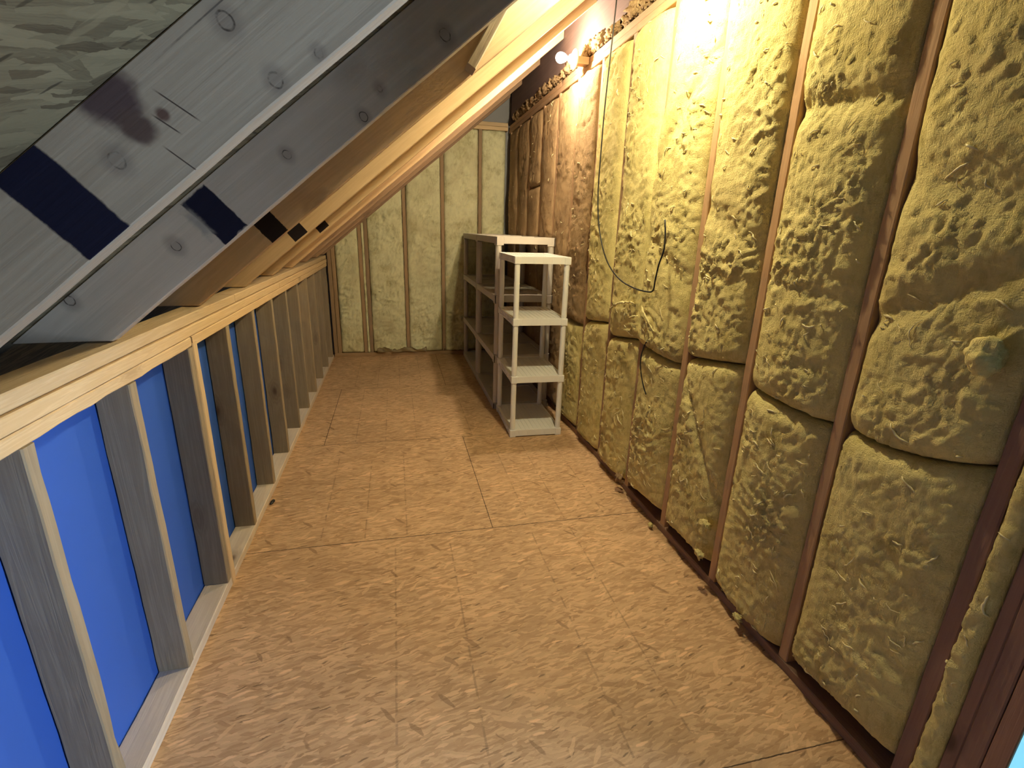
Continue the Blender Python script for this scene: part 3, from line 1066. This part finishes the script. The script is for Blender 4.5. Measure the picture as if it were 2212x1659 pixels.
# fallen wool lumps on and beside the right sole plate
lumps = [(1.196, 1.93, 0.018, 0.013, 'small lump of wool fallen at the foot of the bright broad stud'),
         (1.192, 1.26, 0.055, 0.016, 'cream tuft of wool on the sole plate between two near bays'),
         (1.172, 1.50, 0.16, 0.017, 'cream torn tuft sticking out low beside the second near stud'),
         (1.190, 1.515, 0.285, 0.020, 'pale folded scrap of wool hanging by the stud foot'),
         (1.190, 2.30, 0.085, 0.026, 'brown wad of wool bulging at the foot of the wall near the shelving')]
for j, (x, y, z, r, lab) in enumerate(lumps):
    bm = bmesh.new()
    blob(bm, (0, 0, 0), r, 50 + j, 3, (0.7, 1.3, 0.9), 0.8, 2.0)
    o = from_bm('wool_tuft', bm, M_ins if j != 4 else M_ins_dirty, loc=(x, y, z), smooth=True)
    tag(o, lab, 'wool tuft', 'loose tufts of glass wool')

for (pp, rr, lab) in (([(1.192, 2.64, 0.975), (1.180, 2.57, 1.015), (1.174, 2.49, 1.045), (1.178, 2.40, 1.065), (1.190, 2.33, 1.070)], 0.0065, 'long cream strip of torn wool curling just below the cable loop'),
                      ([(1.186, 2.245, 1.075), (1.176, 2.20, 1.045), (1.180, 2.14, 1.000), (1.190, 2.09, 0.965)], 0.0045, 'thin bright strand of wool slanting down right of the cable loop'),
                      ([(1.190, 2.36, 0.985), (1.176, 2.33, 1.000), (1.184, 2.27, 1.012)], 0.005, 'short curled wisp of wool under the cable loop')):
    P_ = smoothpath(pp, 6)
    bm = bmesh.new()
    n_ = len(P_)
    tube(bm, P_, rr, 8, [0.35 + 0.65 * math.sin(math.pi * (q + 0.6) / (n_ + 0.2)) + 0.35 * noise.noise(Vector((q * 0.7, rr * 900, 0))) for q in range(n_)])
    for v_ in bm.verts:
        v_.co += Vector((noise.noise(v_.co * 90), noise.noise(v_.co * 90 + Vector((7, 0, 0))), noise.noise(v_.co * 90 + Vector((0, 7, 0))))) * 0.0075
    o = from_bm('wool_tuft', bm, M_flap, smooth=True)
    tag(o, lab, 'wool tuft', 'loose tufts of glass wool')

# torn paper facing at the foot of the back wall
bm = bmesh.new()
nx = 40
rows = []
for j in range(5):
    row = []
    for i in range(nx + 1):
        x = -0.23 + 0.55 * i / nx
        z = 0.045 + j * 0.012 * (1 + 0.35 * math.sin(i * 0.33) + 0.6 * noise.noise(Vector((i * 0.4, j, 0))))
        yy = YB - 0.028 - 0.010 * math.sin(i * 0.5 + j) - 0.007 * j
        row.append(bm.verts.new((x, yy, z)))
    rows.append(row)
for j in range(4):
    for i in range(nx):
        bm.faces.new((rows[j][i], rows[j][i + 1], rows[j + 1][i + 1], rows[j + 1][i]))
bmesh.ops.solidify(bm, geom=bm.faces[:], thickness=0.0012)
o = from_bm('facing_paper', bm, M_paper, smooth=True)
tag(o, 'crumpled torn facing paper along the foot of the back wall', 'paper')

# clump of wool pushed over the electrical box by the doorway
bm = bmesh.new()
blob(bm, (0, 0, 0), 0.038, 90, 4, (0.75, 0.9, 1.05), 0.30, 1.6)
o = from_bm('wool_tuft', bm, M_ins, loc=(1.188, 0.748, 1.186), smooth=True)
tag(o, 'greenish fist sized clump of wool beside the electrical box by the doorway', 'wool tuft', 'loose tufts of glass wool')
bx = empty('electrical_box', (1.20, 0.627, 1.125))
tag(bx, 'dark blue grey plastic electrical box at the edge of the doorway framing', 'electrical box')
bm = bmesh.new()
bbox(bm, 0.0, 0.075, -0.0185, 0.0265, 0.0, 0.11, 0.003)
from_bm('box_body', bm, M_boxgrey, parent=bx)
bm = bmesh.new()
for q in range(3):
    tube(bm, [(0.012 + q * 0.020, 0.0, -0.007), (0.012 + q * 0.020, 0.0, 0.004)], 0.006, 10)
from_bm('cable_clamp', bm, M_boxgrey, parent=bx)


# ------------------------------------------------------------------ bulbs
def lamp(loc, strength, col, label, axis, depth, height):
    """bulb centre at loc, pointing along axis; a mounting box of the given depth closes the gap to the timber"""
    ax = Vector(axis).normalized()
    root = empty('lamp_holder', Vector(loc) - ax * 0.098)
    root.rotation_euler = ax.to_track_quat('X', 'Z').to_euler()
    tag(root, label, 'lamp')

    def lathe(prof, name, mat, seg=28):
        bm = bmesh.new()
        rings = []
        for (a, r) in prof:
            rings.append([bm.verts.new((a, math.cos(2 * math.pi * k / seg) * r, math.sin(2 * math.pi * k / seg) * r)) for k in range(seg)])
        for i in range(len(rings) - 1):
            for k in range(seg):
                bm.faces.new((rings[i][k], rings[i][(k + 1) % seg], rings[i + 1][(k + 1) % seg], rings[i + 1][k]))
        bm.faces.new(rings[0])
        bm.faces.new(rings[-1][::-1])
        bmesh.ops.recalc_face_normals(bm, faces=bm.faces)
        return from_bm(name, bm, mat, parent=root, smooth=True)
    lathe([(0.0, 0.057), (0.006, 0.057), (0.014, 0.050), (0.018, 0.034), (0.034, 0.024), (0.040, 0.0225)], 'holder_cover', M_ceramic)
    lathe([(0.0405, 0.0128), (0.052, 0.0135), (0.058, 0.0155), (0.0645, 0.0188)], 'bulb_body', M_ceramic)
    lathe([(0.065, 0.0188), (0.071, 0.0225), (0.078, 0.0258), (0.085, 0.0283), (0.091, 0.0296), (0.098, 0.030), (0.106, 0.0288), (0.114, 0.0250), (0.121, 0.0185), (0.1262, 0.009), (0.128, 0.001)], 'bulb_glass', emitter('lit_bulb', col, strength), 20)
    bm = bmesh.new()
    bbox(bm, -depth, -0.0006, -0.03, 0.03, -0.03, height, 0.004)
    from_bm('mounting_block', bm, M_stud_right, parent=root)
    return root


lamp(BULB_FAR, P_FAR, C_FAR, 'small bare bulb in a round white holder at the top of the insulated wall', (-1, 0.0, 0.0), 0.0815, 0.012)
lamp(BULB_NEAR, P_NEAR, C_NEAR, 'bare bulb in a white holder above the frame, lighting the near insulation', (0, 1, 0.0), 0.343, 0.12)

# ------------------------------------------------------------------ cables
pts = smoothpath([(1.105, 2.672, 2.605), (1.100, 2.66, 2.48), (1.100, 2.68, 2.28), (1.098, 2.702, 2.02), (1.098, 2.708, 1.795), (1.098, 2.705, 1.62), (1.10, 2.671, 1.464), (1.105, 2.60, 1.335),
                  (1.11, 2.505, 1.245), (1.115, 2.37, 1.185), (1.12, 2.22, 1.160), (1.12, 2.085, 1.158), (1.12, 2.030, 1.170), (1.12, 2.020, 1.215), (1.12, 2.005, 1.28), (1.125, 1.985, 1.345),
                  (1.13, 1.995, 1.40), (1.135, 2.015, 1.45), (1.140, 2.030, 1.470)], 8)
bm = bmesh.new()
tube(bm, pts, 0.0036, 8)
o = from_bm('electric_cable', bm, M_black, smooth=True)
tag(o, 'long black cable hanging in a loop in front of the insulated wall', 'cable', 'black cables')
pts = smoothpath([(1.21, 2.16, 0.93), (1.182, 2.155, 0.90), (1.163, 2.150, 0.84), (1.160, 2.135, 0.77), (1.160, 2.09, 0.70), (1.166, 2.066, 0.665)], 6)
bm = bmesh.new()
tube(bm, pts, 0.003, 8)
o = from_bm('electric_cable', bm, M_black, smooth=True)
tag(o, 'short thin black cable end poking from the seam low in the insulation', 'cable', 'black cables')

# small dark scrap by the left sole plate
bm = bmesh.new()
pr_ = [(-0.024, 0.002), (-0.012, 0.007), (0.004, 0.0085), (0.018, 0.008), (0.025, 0.004)]
tube(bm, [(0, x, 0.0055) for x, r in pr_], 1.0, 10, [r for x, r in pr_])
for v in bm.verts:
    v.co.z = max(0.0, v.co.z * 0.9)
    v.co.x *= 1.15
o = from_bm('dark_scrap', bm, M_black, loc=(-0.681, 2.51, 0.0005), rot=(0, 0, -0.16), smooth=True)
tag(o, 'small black scrap on the floor against the left sole plate', 'scrap')


# ------------------------------------------------------------------ shelving
def shelf_panel(bm, w, d, z, rim=0.042, slots_side=True, ribs_front=True):
    """tray of a resin shelf, w along x, d along y, top at z"""
    bbox(bm, 0.0105, w - 0.0105, 0.004, d - 0.004, z - 0.010, z - 0.004, 0.0)
    # raised lattice of the deck
    n = max(4, int(w / 0.03))
    for i in range(1, n):
        x = w * i / n
        bbox(bm, x - 0.009, x + 0.009, 0.012, d - 0.012, z - 0.0041, z - 0.0015)
    # front and back rims
    for (ya, yb) in ((0.0, 0.006), (d - 0.006, d)):
        bbox(bm, 0.0, w, ya, yb, z - rim, z, 0.0015)
        if ribs_front:
            m_ = max(3, int(w / 0.055))
            for i in range(1, m_):
                x = w * i / m_
                bbox(bm, x - 0.0012, x + 0.0012, ya - 0.0016 if ya == 0 else yb - 0.001, ya + 0.001 if ya == 0 else yb + 0.0016, z - rim + 0.004, z - 0.004)
    # side rims: top rail, bottom rail, many short uprights between -> slots
    for (xa, xb, wa, wb) in ((0.0, 0.011, 0.0112, 0.0132), (w - 0.011, w, w - 0.0132, w - 0.0112)):
        if slots_side:
            bbox(bm, wa, wb, 0.01, d - 0.01, z - rim + 0.002, z - 0.0102)
            bbox(bm, xa, xb, 0.0, d, z - rim, z - rim + 0.009, 0.0)
            bbox(bm, xa, xb, 0.0, d, z - 0.0045, z, 0.0)
            m_ = int(d / 0.040)
            for i in range(m_ + 1):
                y = d * i / m_
                hw = 0.0055 if i % 5 else 0.012
                bbox(bm, xa, xb, max(0, y - hw), min(d, y + hw), z - rim + 0.0085, z - 0.004)
        else:
            bbox(bm, xa, xb, 0.0, d, z - rim, z, 0.0015)


def posts(bm, x, y, z0, z1, r=0.019):
    seg = 16
    rings = []
    for z, k in ((z0, 0.94), (z0 + 0.012, 1.0), (z1 - 0.012, 1.0), (z1, 0.94)):
        rings.append([bm.verts.new((x + math.cos(2 * math.pi * q / seg) * r * k, y + math.sin(2 * math.pi * q / seg) * r * k, z)) for q in range(seg)])
    for i in range(3):
        for q in range(seg):
            bm.faces.new((rings[i][q], rings[i][(q + 1) % seg], rings[i + 1][(q + 1) % seg], rings[i + 1][q]))
    bm.faces.new(rings[0][::-1])
    bm.faces.new(rings[-1])


def near_unit():
    root = empty('shelving_unit', (0.750, 3.148, 0.0), (0, 0, -0.02))
    tag(root, 'narrow bright cream plastic shelving unit with slotted shelf sides, standing in front', 'shelving')
    w, d = 0.372, 0.555
    tops = [0.052, 0.448, 0.848, 1.250]
    for z in tops:
        bm = bmesh.new()
        shelf_panel(bm, w, d, z, rim=0.045)
        # corner sockets
        for (x, y) in ((0.019, 0.019), (w - 0.019, 0.019), (0.019, d - 0.019), (w - 0.019, d - 0.019)):
            bbox(bm, x - 0.022, x + 0.022, y - 0.022, y + 0.022, z - 0.048 if z > 0.06 else 0.0, z + 0.001, 0.006)
        from_bm('shelf', bm, M_white, parent=root)
    for a, b in zip(tops, tops[1:]):
        for (x, y) in ((0.019, 0.019), (w - 0.019, 0.019), (0.019, d - 0.019), (w - 0.019, d - 0.019)):
            bm = bmesh.new()
            posts(bm, x, y, a + 0.001, b - 0.047, 0.0185)
            from_bm('post', bm, M_white, parent=root, smooth=False)
    return root


def far_unit(y0, label, first):
    root = empty('shelving_unit', (0.738, y0, 0.0))
    tag(root, label, 'shelving', 'long grey plastic shelving units behind')
    w, d = 0.462, 0.912
    tops = [0.055, 0.455, 0.925, 1.360]
    for li_, z in enumerate(tops):
        bm = bmesh.new()
        rim = 0.062
        z0 = max(0.0, z - rim)
        bbox(bm, 0.01, w - 0.01, 0.01, d - 0.01, z - 0.012, z - 0.006)
        for (ya, yb) in ((0.0, 0.010), (d - 0.010, d)):
            # deep rim arched between the corners
            bbox(bm, 0.06, w - 0.06, ya, yb, z - 0.050 if z > 0.06 else 0.0, z, 0.002)
            bbox(bm, 0.0, 0.0605, ya, yb, z0, z, 0.002)
            bbox(bm, w - 0.0605, w, ya, yb, z0, z, 0.002)
        for (xa, xb) in ((0.0, 0.010), (w - 0.010, w)):
            bbox(bm, xa, xb, 0.06, d - 0.06, z - 0.050 if z > 0.06 else 0.0, z, 0.002)
            bbox(bm, xa, xb, 0.0, 0.0605, z0, z, 0.002)
            bbox(bm, xa, xb, d - 0.0605, d, z0, z, 0.002)
        # raised rails of the deck, leaving the sunk middle
        for (a, b, c_, e2) in ((0.01, 0.05, 0.01, d - 0.01), (w - 0.05, w - 0.01, 0.01, d - 0.01), (0.05, w - 0.05, 0.01, 0.045), (0.05, w - 0.05, d - 0.045, d - 0.01), (0.05, w - 0.05, d / 2 - 0.03, d / 2 + 0.03)):
            bbox(bm, a, b, c_, e2, z - 0.0062, z - 0.0005)
        from_bm('shelf', bm, M_grey_plastic, parent=root)
    for li_, (a, b) in enumerate(zip(tops, tops[1:])):
        for ci, (x, y) in enumerate(((0.026, 0.026), (w - 0.026, 0.026), (0.026, d - 0.026), (w - 0.026, d - 0.026))):
            bm = bmesh.new()
            posts(bm, x, y, a + 0.001, b - 0.0625, 0.024)
            if first and ci == 2 and li_ == 2:
                # corrugated sleeve seen on the middle upper post
                for q in range(9):
                    z = a + 0.05 + q * 0.036
                    tube(bm, [(x, y, z), (x, y, z + 0.018)], 0.0262, 14)
            from_bm('post', bm, M_grey_plastic, parent=root)
    return root


near_unit()
far_unit(3.735, 'grey cream plastic shelving unit directly behind the bright narrow one', True)
far_unit(4.655, 'shadowed grey plastic shelving unit farthest back, against the back wall', False)
